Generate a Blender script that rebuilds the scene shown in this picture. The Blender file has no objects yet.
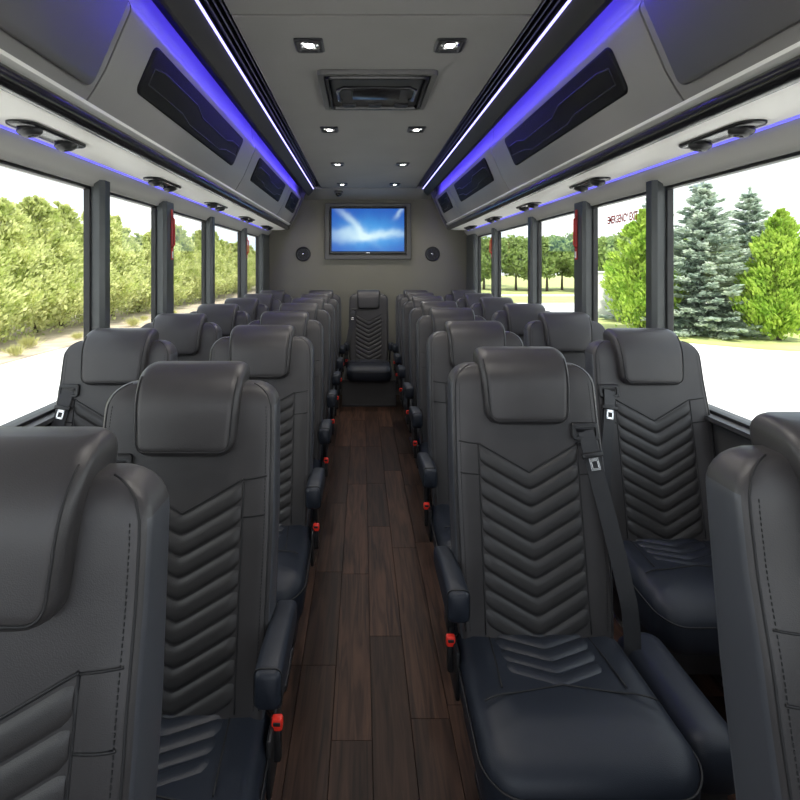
import bpy, bmesh, math, random
import numpy as np
from mathutils import Vector, Matrix
PI = math.pi
random.seed(7)
scene = bpy.context.scene
COL = scene.collection

# ------------------------------------------------------------------ camera
E = 1.47                                   # eye height above the aisle floor
cam_d = bpy.data.cameras.new('camera'); cam = bpy.data.objects.new('camera', cam_d); COL.objects.link(cam)
cam.location = (-0.075, 0, E); cam.rotation_euler = (PI/2, 0, 0)
cam_d.sensor_width = 36; cam_d.lens = 36*540/800
cam_d.shift_x = (400-362)/800; cam_d.shift_y = -(400-267)/800
cam_d.clip_start = 0.02; cam_d.clip_end = 500
scene.camera = cam
scene.view_settings.view_transform = 'Standard'
scene.view_settings.look = 'None'
scene.view_settings.gamma = 1
scene.view_settings.exposure = 0.65
scene.view_settings.use_curve_mapping = False

# ------------------------------------------------------------------ world + sun
world = bpy.data.worlds.new('World'); scene.world = world; world.use_nodes = True
nt = world.node_tree; nt.nodes.clear()
wo = nt.nodes.new('ShaderNodeOutputWorld'); bg = nt.nodes.new('ShaderNodeBackground')
tc = nt.nodes.new('ShaderNodeTexCoord'); mp = nt.nodes.new('ShaderNodeMapping'); mp.inputs['Scale'].default_value = (1, 1, 3)
nz = nt.nodes.new('ShaderNodeTexNoise'); nz.inputs['Scale'].default_value = 2.2; nz.inputs['Detail'].default_value = 6
cr = nt.nodes.new('ShaderNodeValToRGB')
cr.color_ramp.elements[0].position = 0.38; cr.color_ramp.elements[0].color = (0.66, 0.79, 0.96, 1)
cr.color_ramp.elements[1].position = 0.58; cr.color_ramp.elements[1].color = (1, 1, 1, 1)
nt.links.new(tc.outputs['Generated'], mp.inputs[0]); nt.links.new(mp.outputs[0], nz.inputs[0])
nt.links.new(nz.outputs[0], cr.inputs[0]); nt.links.new(cr.outputs[0], bg.inputs[0])
bg.inputs[1].default_value = 1.5
nt.links.new(bg.outputs[0], wo.inputs[0])
sun_d = bpy.data.lights.new('sun', 'SUN'); sun = bpy.data.objects.new('sun', sun_d); COL.objects.link(sun)
sun_d.energy = 4.0; sun_d.angle = 0.03; sun_d.color = (1, 0.95, 0.87)
sun.location = (3, -6, 12)
sun.rotation_euler = Vector((-0.10, 0.52, -0.85)).to_track_quat('-Z', 'Y').to_euler()

# ------------------------------------------------------------------ materials
MAT = {}
def mat(name, col, rough=0.5, metal=0.0, spec=0.5, emit=None, estr=0, bump=None, bscale=200, bstr=0.1, var=None):
    if name in MAT: return MAT[name]
    m = bpy.data.materials.new(name); m.use_nodes = True; n = m.node_tree; b = n.nodes['Principled BSDF']
    b.inputs['Base Color'].default_value = (*col, 1); b.inputs['Roughness'].default_value = rough
    b.inputs['Metallic'].default_value = metal; b.inputs['Specular IOR Level'].default_value = spec
    if emit:
        b.inputs['Emission Color'].default_value = (*emit, 1); b.inputs['Emission Strength'].default_value = estr
    if bump or var:
        t = n.nodes.new('ShaderNodeTexCoord')
    if bump:
        if bump == 'voronoi':
            x = n.nodes.new('ShaderNodeTexVoronoi'); o = x.outputs['Distance']
        else:
            x = n.nodes.new('ShaderNodeTexNoise'); x.inputs['Detail'].default_value = 4; o = x.outputs[0]
        x.inputs['Scale'].default_value = bscale
        bp = n.nodes.new('ShaderNodeBump'); bp.inputs['Strength'].default_value = bstr; bp.inputs['Distance'].default_value = 0.002
        n.links.new(t.outputs['Object'], x.inputs['Vector']); n.links.new(o, bp.inputs['Height'])
        n.links.new(bp.outputs[0], b.inputs['Normal'])
    if var:
        sc, amt = var
        x = n.nodes.new('ShaderNodeTexNoise'); x.inputs['Scale'].default_value = sc; x.inputs['Detail'].default_value = 5
        r = n.nodes.new('ShaderNodeValToRGB')
        r.color_ramp.elements[0].position = 0.3; r.color_ramp.elements[1].position = 0.7
        r.color_ramp.elements[0].color = (*[c*(1-amt) for c in col], 1); r.color_ramp.elements[1].color = (*[min(1, c*(1+amt)) for c in col], 1)
        n.links.new(t.outputs['Object'], x.inputs['Vector']); n.links.new(x.outputs[0], r.inputs[0]); n.links.new(r.outputs[0], b.inputs['Base Color'])
    MAT[name] = m; return m

leather = mat('leather', (0.036, 0.0338, 0.0345), 0.42, spec=0.55, bump='voronoi', bscale=520, bstr=0.10, var=(9, 0.12))
leather_side_lit = mat('leather_side_lit', (0.056, 0.060, 0.069), 0.38, spec=0.6, bump='voronoi', bscale=520, bstr=0.08)  # paler, bluer leather: window light painted into the side faces
leather_seat = mat('leather_seat', (0.015, 0.019, 0.028), 0.46, spec=0.36, bump='voronoi', bscale=520, bstr=0.10)  # blue-black tint puts the sky's reflection into the cushion colour
quilt = mat('quilt', (0.030, 0.029, 0.029), 0.42, spec=0.5, bump='voronoi', bscale=700, bstr=0.15)
quilt_seat = mat('quilt_seat', (0.017, 0.021, 0.030), 0.42, spec=0.5, bump='voronoi', bscale=700, bstr=0.15)  # same painted sky tint for the cushion quilting
seam_m = mat('seam_thread', (0.010, 0.010, 0.011), 0.6)
stitch_m = mat('stitch_thread', (0.012, 0.012, 0.013), 0.7)
belt_m = mat('belt_webbing', (0.030, 0.031, 0.034), 0.5, bump='noise', bscale=900, bstr=0.3)
plastic = mat('black_plastic', (0.014, 0.014, 0.015), 0.42, bump='noise', bscale=400, bstr=0.06)
plastic_gloss = mat('gloss_black_plastic', (0.010, 0.010, 0.011), 0.22)
metal_m = mat('bright_metal', (0.72, 0.72, 0.72), 0.22, metal=1.0)
dark_metal = mat('dark_metal', (0.05, 0.05, 0.055), 0.4, metal=0.6)
handle_red = mat('handle_red', (0.50, 0.04, 0.03), 0.45)
red_m = mat('red_plastic', (0.85, 0.035, 0.02), 0.35)
ceil_m = mat('ceiling_vinyl', (0.225, 0.216, 0.208), 0.65, bump='noise', bscale=300, bstr=0.10, var=(2.5, 0.05))
rear_m = mat('rear_wall_vinyl', (0.18, 0.17, 0.135), 0.6, bump='noise', bscale=300, bstr=0.1, var=(2, 0.06))
wall_m = mat('wall_vinyl', (0.05, 0.05, 0.052), 0.5, bump='noise', bscale=250, bstr=0.1)
bin_m = mat('bin_panel', (0.26, 0.252, 0.245), 0.42, bump='noise', bscale=260, bstr=0.12, var=(3, 0.04))
door_m = mat('bin_door', (0.115, 0.112, 0.11), 0.42, bump='noise', bscale=260, bstr=0.12)
soffit_m = mat('soffit_panel', (0.78, 0.76, 0.72), 0.5, bump='noise', bscale=260, bstr=0.06)
cove_m = mat('window_header', (0.46, 0.45, 0.425), 0.5)
rail_m = mat('rail_panel', (0.09, 0.088, 0.085), 0.45)
led_rail_m = mat('led_rail_paint', (0.030, 0.029, 0.030), 0.6, spec=0.25)
hatch_m = mat('hatch_plastic', (0.045, 0.044, 0.043), 0.55, bump='noise', bscale=90, bstr=0.5)
black_track = mat('black_track', (0.006, 0.006, 0.007), 0.3)
trim_light = mat('pale_trim', (0.85, 0.84, 0.80), 0.35)
pillar_m = mat('pillar_paint', (0.055, 0.061, 0.060), 0.32, var=(3, 0.1))
gasket_m = mat('rubber_gasket', (0.012, 0.012, 0.012), 0.5)
grille_m = mat('grille_fabric', (0.006, 0.006, 0.007), 0.6, spec=0.2, bump='noise', bscale=900, bstr=0.4)
led_white = mat('led_strip_glow', (0.3, 0.3, 0.5), 0.4, emit=(0.34, 0.31, 1.0), estr=2.6)
led_blue = mat('led_blue_glow', (0.1, 0.1, 0.5), 0.4, emit=(0.09, 0.06, 1.0), estr=24.0)
led_thin = mat('led_thin_glow', (0.1, 0.1, 0.5), 0.4, emit=(0.13, 0.12, 1.0), estr=1.05)
bulb_m = mat('lamp_glow', (1, 1, 1), 0.4, emit=(1, 0.97, 0.92), estr=14)
pave_m = mat('pavement_concrete', (0.74, 0.73, 0.71), 0.85, bump='noise', bscale=3, bstr=0.1, var=(0.3, 0.05))
lawn_m = mat('lawn_grass', (0.42, 0.46, 0.17), 0.9, var=(0.8, 0.25))
gravel_m = mat('dry_gravel', (0.50, 0.41, 0.31), 0.9, bump='noise', bscale=12, bstr=0.6, var=(1.6, 0.3))
white_wall = mat('white_metal', (0.8, 0.8, 0.78), 0.5)
bark_m = mat('bark', (0.10, 0.075, 0.05), 0.9)
def leafmat(name, a, b, tr=0.35):
    m = bpy.data.materials.new(name); m.use_nodes = True; n = m.node_tree; p = n.nodes['Principled BSDF']
    t = n.nodes.new('ShaderNodeTexCoord'); x = n.nodes.new('ShaderNodeTexNoise'); x.inputs['Scale'].default_value = 2.3; x.inputs['Detail'].default_value = 6
    r = n.nodes.new('ShaderNodeValToRGB'); r.color_ramp.elements[0].position = 0.35; r.color_ramp.elements[1].position = 0.65
    r.color_ramp.elements[0].color = (*a, 1); r.color_ramp.elements[1].color = (*b, 1)
    n.links.new(t.outputs['Object'], x.inputs['Vector']); n.links.new(x.outputs[0], r.inputs[0]); n.links.new(r.outputs[0], p.inputs['Base Color'])
    p.inputs['Roughness'].default_value = 0.7; p.inputs['Specular IOR Level'].default_value = 0.2
    ts = n.nodes.new('ShaderNodeBsdfTranslucent'); n.links.new(r.outputs[0], ts.inputs[0])
    mx = n.nodes.new('ShaderNodeMixShader'); mx.inputs[0].default_value = tr
    n.links.new(p.outputs[0], mx.inputs[1]); n.links.new(ts.outputs[0], mx.inputs[2]); n.links.new(mx.outputs[0], n.nodes['Material Output'].inputs[0])
    return m
hedge_leaf = leafmat('hedge_foliage', (0.40, 0.47, 0.13), (0.76, 0.77, 0.38), 0.5)
arbor_leaf = leafmat('arborvitae_foliage', (0.25, 0.42, 0.05), (0.52, 0.66, 0.12), 0.45)
spruce_leaf = leafmat('spruce_foliage', (0.36, 0.45, 0.38), (0.70, 0.76, 0.64), 0.4)
far_leaf = leafmat('far_foliage', (0.18, 0.27, 0.07), (0.38, 0.48, 0.16), 0.4)
tuft_leaf = leafmat('tuft_foliage', (0.40, 0.40, 0.15), (0.6, 0.58, 0.25), 0.3)

def wood_mat():
    m = bpy.data.materials.new('dark_wood_plank'); m.use_nodes = True; n = m.node_tree; p = n.nodes['Principled BSDF']; L = n.links.new
    t = n.nodes.new('ShaderNodeTexCoord'); oi = n.nodes.new('ShaderNodeObjectInfo')
    vm = n.nodes.new('ShaderNodeVectorMath'); vm.operation = 'MULTIPLY_ADD'
    cx = n.nodes.new('ShaderNodeCombineXYZ')
    ml = n.nodes.new('ShaderNodeMath'); ml.operation = 'MULTIPLY'; ml.inputs[1].default_value = 40; L(oi.outputs['Random'], ml.inputs[0])
    L(ml.outputs[0], cx.inputs[0]); L(ml.outputs[0], cx.inputs[1])
    vm.inputs[1].default_value = (42, 2.4, 1); L(t.outputs['Object'], vm.inputs[0]); L(cx.outputs[0], vm.inputs[2])
    x = n.nodes.new('ShaderNodeTexNoise'); x.inputs['Scale'].default_value = 1.0; x.inputs['Detail'].default_value = 7; x.inputs['Distortion'].default_value = 1.2
    L(vm.outputs[0], x.inputs['Vector'])
    r = n.nodes.new('ShaderNodeValToRGB'); e = r.color_ramp.elements
    e[0].position = 0.32; e[0].color = (0.016, 0.0075, 0.005, 1); e[1].position = 0.66; e[1].color = (0.076, 0.038, 0.024, 1)
    L(x.outputs[0], r.inputs[0])
    mr = n.nodes.new('ShaderNodeMapRange'); mr.inputs[3].default_value = 0.45; mr.inputs[4].default_value = 1.25; L(oi.outputs['Random'], mr.inputs[0])
    vs = n.nodes.new('ShaderNodeVectorMath'); vs.operation = 'SCALE'; L(r.outputs[0], vs.inputs[0]); L(mr.outputs[0], vs.inputs['Scale'])
    L(vs.outputs[0], p.inputs['Base Color']); p.inputs['Roughness'].default_value = 0.5; p.inputs['Specular IOR Level'].default_value = 0.22
    bp = n.nodes.new('ShaderNodeBump'); bp.inputs['Strength'].default_value = 0.12; bp.inputs['Distance'].default_value = 0.001
    L(x.outputs[0], bp.inputs['Height']); L(bp.outputs[0], p.inputs['Normal'])
    return m
wood_m = wood_mat()

def glass_mat():
    m = bpy.data.materials.new('window_glass'); m.use_nodes = True; n = m.node_tree; n.nodes.clear()
    o = n.nodes.new('ShaderNodeOutputMaterial'); t = n.nodes.new('ShaderNodeBsdfTransparent'); g = n.nodes.new('ShaderNodeBsdfGlossy')
    t.inputs[0].default_value = (0.95, 0.965, 0.955, 1); g.inputs['Roughness'].default_value = 0.02
    lw = n.nodes.new('ShaderNodeLayerWeight'); lw.inputs[0].default_value = 0.5
    pw = n.nodes.new('ShaderNodeMath'); pw.operation = 'POWER'; pw.inputs[1].default_value = 5; n.links.new(lw.outputs['Facing'], pw.inputs[0])
    f = n.nodes.new('ShaderNodeMath'); f.operation = 'MULTIPLY_ADD'; f.inputs[1].default_value = 0.6; f.inputs[2].default_value = 0.02; n.links.new(pw.outputs[0], f.inputs[0])
    mx = n.nodes.new('ShaderNodeMixShader'); n.links.new(f.outputs[0], mx.inputs[0]); n.links.new(t.outputs[0], mx.inputs[1]); n.links.new(g.outputs[0], mx.inputs[2])
    n.links.new(mx.outputs[0], o.inputs[0]); return m
glass_m = glass_mat()

def screen_mat():
    m = bpy.data.materials.new('screen_sky_picture'); m.use_nodes = True; n = m.node_tree; p = n.nodes['Principled BSDF']; L = n.links.new
    t = n.nodes.new('ShaderNodeTexCoord'); s = n.nodes.new('ShaderNodeSeparateXYZ'); L(t.outputs['Object'], s.inputs[0])
    def M(op, a, b=None):
        q = n.nodes.new('ShaderNodeMath'); q.operation = op
        for k_, v_ in enumerate((a, b)):
            if v_ is None: continue
            if isinstance(v_, (int, float)): q.inputs[k_].default_value = v_
            else: L(v_, q.inputs[k_])
        return q.outputs[0]
    X_, Z_ = s.outputs['X'], s.outputs['Z']
    x = n.nodes.new('ShaderNodeTexNoise'); x.inputs['Scale'].default_value = 3.0; x.inputs['Detail'].default_value = 3; L(t.outputs['Object'], x.inputs[0])
    wob = M('MULTIPLY', M('SUBTRACT', x.outputs[0], .5), .22)
    def streak(cx, cz_, ang, lx, lz):
        a = M('SUBTRACT', X_, cx); b = M('ADD', M('SUBTRACT', Z_, cz_), wob); ca, sa = math.cos(ang), math.sin(ang)
        u = M('ADD', M('MULTIPLY', a, ca), M('MULTIPLY', b, sa)); v = M('SUBTRACT', M('MULTIPLY', b, ca), M('MULTIPLY', a, sa))
        e_ = M('ADD', M('POWER', M('ABSOLUTE', M('DIVIDE', u, lx)), 2.0), M('POWER', M('ABSOLUTE', M('DIVIDE', v, lz)), 2.0))
        return M('EXPONENT', M('MULTIPLY', e_, -1.0))
    tot = M('ADD', M('MULTIPLY', streak(.05, -.06, .10, .42, .055), .9), M('MULTIPLY', streak(-.17, .07, -.75, .26, .045), .6))
    tot = M('ADD', tot, M('MULTIPLY', streak(.40, .22, .8, .08, .025), .5)); tot = M('ADD', tot, M('MULTIPLY', streak(-.25, -.02, .1, .22, .05), .5))
    glow = streak(.05, -.05, 0, .42, .19)
    g = n.nodes.new('ShaderNodeMix'); g.data_type = 'RGBA'; L(glow, g.inputs[0]); g.inputs[6].default_value = (0.008, 0.09, 0.48, 1); g.inputs[7].default_value = (0.05, 0.40, 0.88, 1)
    mx = n.nodes.new('ShaderNodeMix'); mx.data_type = 'RGBA'; L(M('MINIMUM', tot, 1.0), mx.inputs[0]); L(g.outputs[2], mx.inputs[6]); mx.inputs[7].default_value = (0.72, 0.95, 1, 1)
    L(mx.outputs[2], p.inputs['Emission Color']); p.inputs['Emission Strength'].default_value = 0.62
    p.inputs['Base Color'].default_value = (0.01, 0.01, 0.01, 1); p.inputs['Roughness'].default_value = 0.25
    return m
screen_m = screen_mat()

# ------------------------------------------------------------------ mesh helpers
def mesh_from(name, V, F, m, smooth=True, recalc=True):
    me = bpy.data.meshes.new(name); me.from_pydata([tuple(v) for v in V], [], F)
    if recalc:
        bm = bmesh.new(); bm.from_mesh(me); bmesh.ops.recalc_face_normals(bm, faces=bm.faces); bm.to_mesh(me); bm.free()
    if m: me.materials.append(m)
    if smooth:
        me.polygons.foreach_set('use_smooth', [True]*len(me.polygons))
    me.update(); return me
def sharp(me, deg=40):
    me.set_sharp_from_angle(angle=math.radians(deg)); return me
class G:
    """vertex / face collector"""
    def __init__(s): s.V = []; s.F = []
    def add(s, V, F):
        o = len(s.V); s.V += [tuple(v) for v in V]; s.F += [tuple(i+o for i in f) for f in F]; return s
    def loft(s, rows, closed=True, caps=True):
        n = len(rows[0]); F = []
        for j in range(len(rows)-1):
            for i in range(n if closed else n-1):
                k = (i+1) % n; F.append((j*n+i, j*n+k, (j+1)*n+k, (j+1)*n+i))
        if caps and closed:
            F.append(tuple(range(n-1, -1, -1))); F.append(tuple((len(rows)-1)*n+i for i in range(n)))
        return s.add([v for r in rows for v in r], F)
    def box(s, c, d, bev=0.0, rot=None):
        x, y, z = d[0]/2, d[1]/2, d[2]/2; b = min(bev, x*.9, y*.9, z*.9)
        if b <= 0:
            rows = [[(-x, -y, k), (x, -y, k), (x, y, k), (-x, y, k)] for k in (-z, z)]
        else:
            def ring(i, k):
                q = rr(x-i, y-i, max(b-i, 1e-4) if i < b else 1e-4, 2); return [(p[0], p[1], k) for p in q]
            rows = [ring(b, -z), ring(b*.3, -z+b*.3), ring(0, -z+b), ring(0, z-b), ring(b*.3, z-b*.3), ring(b, z)]
        if rot is not None: rows = [[rot @ Vector(p) for p in r] for r in rows]
        rows = [[(p[0]+c[0], p[1]+c[1], p[2]+c[2]) for p in r] for r in rows]
        return s.loft(rows)
    def tube(s, P, r, n=8, closed=False, caps=True):
        P = [Vector(p) for p in P]; m = len(P); rows = []
        ref = None
        for i in range(m):
            if closed: t = P[(i+1) % m]-P[i-1]
            else: t = P[min(i+1, m-1)]-P[max(i-1, 0)]
            t.normalize()
            if ref is None:
                ref = Vector((0, 0, 1)) if abs(t.z) < .9 else Vector((1, 0, 0))
                ref = (ref - t*ref.dot(t)).normalized()
            else: ref = (ref - t*ref.dot(t)).normalized()
            b = t.cross(ref); rad = r[i] if isinstance(r, (list, tuple)) else r
            rows.append([P[i]+ref*math.cos(a)*rad+b*math.sin(a)*rad for a in [2*PI*k/n for k in range(n)]])
        if closed: rows.append(rows[0]); return s.loft(rows, caps=False)
        return s.loft(rows, caps=caps)
    def extr(s, prof, y0, y1):
        """closed (x,z) profile extruded along y"""
        return s.loft([[(x, y0, z) for x, z in prof], [(x, y1, z) for x, z in prof]])
    def lathe(s, prof, c, axis='z', n=20, M=None):
        """prof: (r,h) list"""
        rows = []
        for r, h in prof:
            row = []
            for k in range(n):
                a = 2*PI*k/n; p = Vector((r*math.cos(a), r*math.sin(a), h))
                if axis == 'y': p = Vector((p.x, -p.z, p.y))
                if M: p = M @ p
                row.append((p.x+c[0], p.y+c[1], p.z+c[2]))
            rows.append(row)
        return s.loft(rows)
    def mesh(s, name, m, smooth=True, ang=None):
        me = mesh_from(name, s.V, s.F, m, smooth)
        if smooth and ang: sharp(me, ang)
        return me
def rr(hx, hy, r, n=4):
    """rounded rectangle, counter-clockwise"""
    P = []
    for cx, cy, a0 in ((hx-r, hy-r, 0), (-hx+r, hy-r, PI/2), (-hx+r, -hy+r, PI), (hx-r, -hy+r, 1.5*PI)):
        for k in range(n+1):
            a = a0+PI/2*k/n; P.append((cx+r*math.cos(a), cy+r*math.sin(a)))
    return P
def ob(name, me, parent=None, loc=(0, 0, 0), rot=None, scale=None, label=None, cat=None, group=None, kind=None):
    o = bpy.data.objects.new(name, me); COL.objects.link(o); o.location = loc
    if rot is not None: o.rotation_euler = rot
    if scale is not None: o.scale = scale
    if parent: o.parent = parent
    if label: o['label'] = label
    if cat: o['category'] = cat
    if group: o['group'] = group
    if kind: o['kind'] = kind
    return o
ORD = ['first', 'second', 'third', 'fourth', 'fifth', 'sixth', 'seventh', 'eighth', 'ninth', 'tenth', 'eleventh', 'twelfth', 'thirteenth', 'fourteenth', 'fifteenth', 'sixteenth', 'seventeenth', 'eighteenth', 'nineteenth', 'twentieth', 'twenty-first', 'twenty-second', 'twenty-third', 'twenty-fourth']
def Z(z): return E+z

# ------------------------------------------------------------------ shell of the coach
YF, YR = -1.5, 6.9        # front opening, rear wall
HW = 1.30                 # half width
# floor with planks
g = G(); g.box((0, (YF+YR)/2, -0.06), (2*HW+.1, YR-YF, 0.09)); floor = ob('floor', g.mesh('floor', black_track, False), kind='structure', label='dark wood plank floor running down the aisle')
PW = 0.127
lens_ = {}
for c in range(-10, 11):
    y = YF + 0.02 + random.random()*0.8 - .6
    while y < 6.0:
        L_ = random.choice([0.61, 0.76, 0.91, 1.07])
        y0 = max(y, YF+.01); y1 = min(y+L_, 6.2)
        if y1-y0 > .08:
            key = round(y1-y0, 2)
            if key not in lens_:
                gg = G(); gg.box((0, 0, 0), (PW-.0016, key-.0016, .013), 0.0008); lens_[key] = gg.mesh('plank', wood_m, False)
            ob('plank', lens_[key], floor, (c*PW+.02, (y0+y1)/2, -.0065))
        y += L_
# side walls below windows
ZS, ZT = Z(-.585), Z(.368)
for s, nm in ((-1, 'left'), (1, 'right')):
    g = G()
    g.extr([(s*1.30, 0), (s*1.30, ZS-.03), (s*1.27, ZS-.012), (s*1.27, ZS+.004), (s*1.40, ZS+.004), (s*1.40, 0)], YF, YR)
    w = ob('wall_'+nm, g.mesh('wall', wall_m, True, 30), kind='structure', label='dark lower side wall with window ledge on the %s' % nm)
    # pillars
    pl = [(2.505, .085), (3.325, .155), (4.305, .09), (5.535, .08), (6.66, .47)]
    edges = [YF]
    for k, (yc, wy) in enumerate(pl):
        g = G(); d = .085 if k < 4 else .085
        x0 = s*1.255; hw_ = wy/2
        pr = [(x0, yc-hw_+.018), (x0, yc+hw_-.018), (x0+s*.018, yc+hw_), (s*1.338, yc+hw_), (s*1.338, yc-hw_), (x0+s*.018, yc-hw_)]
        g.loft([[(x, y, z) for x, y in pr] for z in (ZS+.004, ZT+.03)])
        ob('pillar', g.mesh('pillar', pillar_m, True, 30), w)
        g = G(); g.box((x0-s*.001, yc+.01, (ZS+ZT)/2+.01), (.006, .03, ZT-ZS), .002)
        edges += [yc-hw_, yc+hw_]
    # windows
    for k in range(5):
        y0, y1 = edges[2*k], edges[2*k+1]
        g = G(); t = .013
        for (a, b, c, d) in ((y0, y1, ZS+.004, ZS+.004+t), (y0, y1, ZT-t, ZT), (y0, y0+t, ZS+.004+t, ZT-t), (y1-t, y1, ZS+.004+t, ZT-t)):
            g.box((s*1.325, (a+b)/2, (c+d)/2), (.03, b-a, d-c), .003)
        n = k+1 if s < 0 else k+6
        wn = ob('window_%d' % n, g.mesh('frame', gasket_m, False), kind='structure', label='%s side window number %d from the front with black gasket' % (nm, k+1))
        g = G(); g.box((s*1.330, (y0+y1)/2, (ZS+ZT)/2), (.005, y1-y0-.02, ZT-ZS-.02)); ob('pane', g.mesh('pane', glass_m, False), wn)
    # header above the windows (curves into the soffit)
    g = G()
    g.extr([(s*1.40, ZT), (s*1.30, ZT), (s*1.297, ZT+.012), (s*1.275, Z(.395)), (s*1.245, Z(.43)), (s*1.232, Z(.448)), (s*1.232, Z(.475)), (s*1.40, Z(.475))], YF, YR)
    ob('trim_1' if s < 0 else 'trim_2', g.mesh('header', cove_m, True, 50), kind='structure', label='grey window header strip on the %s' % nm)
    # soffit
    g = G(); g.extr([(s*1.216, Z(.450)), (s*1.06, Z(.452)), (s*1.01, Z(.462)), (s*1.01, Z(.52)), (s*1.216, Z(.52))], YF, 6.62)
    ob('trim_3' if s < 0 else 'trim_4', g.mesh('soffit', soffit_m, True, 40), kind='structure', label='pale soffit panel under the %s overhead bins' % nm)
    # unseen upper side wall, added with the roof shell to block light
    g = G(); g.box((s*1.37, (YF+YR)/2, Z(.79)), (.06, YR-YF, .66)); ob('wall_upper_'+nm, g.mesh('wall', wall_m, False), kind='structure', label='unseen upper side wall added behind the %s bins to block light' % nm)
    # blue line
    g = G(); g.box((s*1.224, (YF+6.62)/2, Z(.4475)), (.006, 6.62-YF, .007), .001)
    ob('led_strip', g.mesh('led', led_thin, False), label='thin violet LED line along the soffit above the %s windows' % nm, cat='led strip', group='thin LED lines over the windows')
# unseen roof shell, added to block light from above
g = G(); g.box((0, (YF+YR)/2, Z(1.12)), (2.8, YR-YF, .04)); ob('roof', g.mesh('roof', wall_m, False), kind='structure', label='unseen outer roof added above the ceiling to block light')
CZ = .95
ceil = ob('ceiling', None, kind='structure', label='flat grey vinyl ceiling between the light rails')
for a, b in ((YF, 0.3), (0.3, 2.04), (2.04, 6.50)):
    g = G(); g.box((0, (a+b)/2, Z(CZ+.012)), (1.14, b-a-.012, .024), .004); ob('ceiling_panel', g.mesh('panel', ceil_m, False), ceil)
# bulkhead between ceiling and rear wall
g = G(); g.extr([(0, 0)], 0, 1) if False else None
rows = []
for x in (-.80, .80):
    rows.append([(x, 6.50, Z(CZ+.02)), (x, 6.50, Z(CZ-.006)), (x, 6.60, Z(CZ-.03)), (x, 6.895, Z(CZ-.09)), (x, 6.895, Z(CZ+.02))])
g = G(); g.loft(rows); ob('trim_5', g.mesh('bulkhead', ceil_m, True, 30), kind='structure', label='grey sloped bulkhead joining ceiling and rear wall')
# rear wall
g = G(); g.box((0, YR+.03, Z(-.18)), (2.8, .06, 2.64)); ob('wall_rear', g.mesh('wall', rear_m, False), kind='structure', label='grey vinyl rear wall behind the last row')
# unseen front wall behind the camera, added to cut the low frontal light
g = G(); g.box((0, YF-.04, .38), (2.8, .06, .86), .01); ob('wall_front', g.mesh('wall', wall_m, False), kind='structure', label='dark unseen front wall added below the front opening to block light')
# rear platform
g = G(); g.extr([(-.283, 0.0), (.283, 0.0), (.283, .268), (-.283, .268)], 5.69, 6.89)
pf = ob('rear_step', g.mesh('step', wall_m, False), label='dark raised step below the middle rear seat', cat='step')
g = G(); g.box((0, 5.70, .274), (.566, .05, .012), .004); ob('nosing', g.mesh('nosing', dark_metal, False), pf)
g = G(); g.box((0, 5.684, .012), (.566, .01, .024), .003); ob('kick_trim', g.mesh('kick', dark_metal, False), pf)

# ------------------------------------------------------------------ overhead bins
FA, FB = Vector((.905, .635)), Vector((.828, .815))     # flat part of the bin face (x, z)
def bin_prof(s):
    pts = [(.968, .532), (.945, .566), (.925, .60), FA, FB, (.822, .832), (.822, .848), (.832, .868), (.845, .90), (.848, .98), (1.25, .98), (1.25, .532)]
    return [(s*p[0], Z(p[1])) for p in pts]
d_ = (FB-FA).normalized(); nrm = Vector((-d_.y, d_.x)) ; nrm = nrm if nrm.x < 0 else -nrm   # pointing to the aisle
def face_pt(s, y, t, off):
    p = FA + d_*t + nrm*off; return (s*p.x, y, Z(p.y))
def face_plate(s, y0, y1, t0, t1, r, th, n=5, bev=.006):
    cy, ct = (y0+y1)/2, (t0+t1)/2; g = G(); rows = []
    for ins, off in ((0, -.004), (0, th-bev), (bev*.35, th-bev*.35), (bev, th)):
        rows.append([face_pt(s, cy+a, ct+b, off) for a, b in rr((y1-y0)/2-ins, (t1-t0)/2-ins, r-ins, n)])
    return g.loft(rows)
FL = (FB-FA).length
mods = [(-1.15, 1.742, 'door'), (1.752, 3.785, 'grille'), (3.795, 5.62, 'grille'), (5.63, 6.60, 'grille')]
where = ['nearest', 'second', 'third', 'rearmost']
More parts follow.
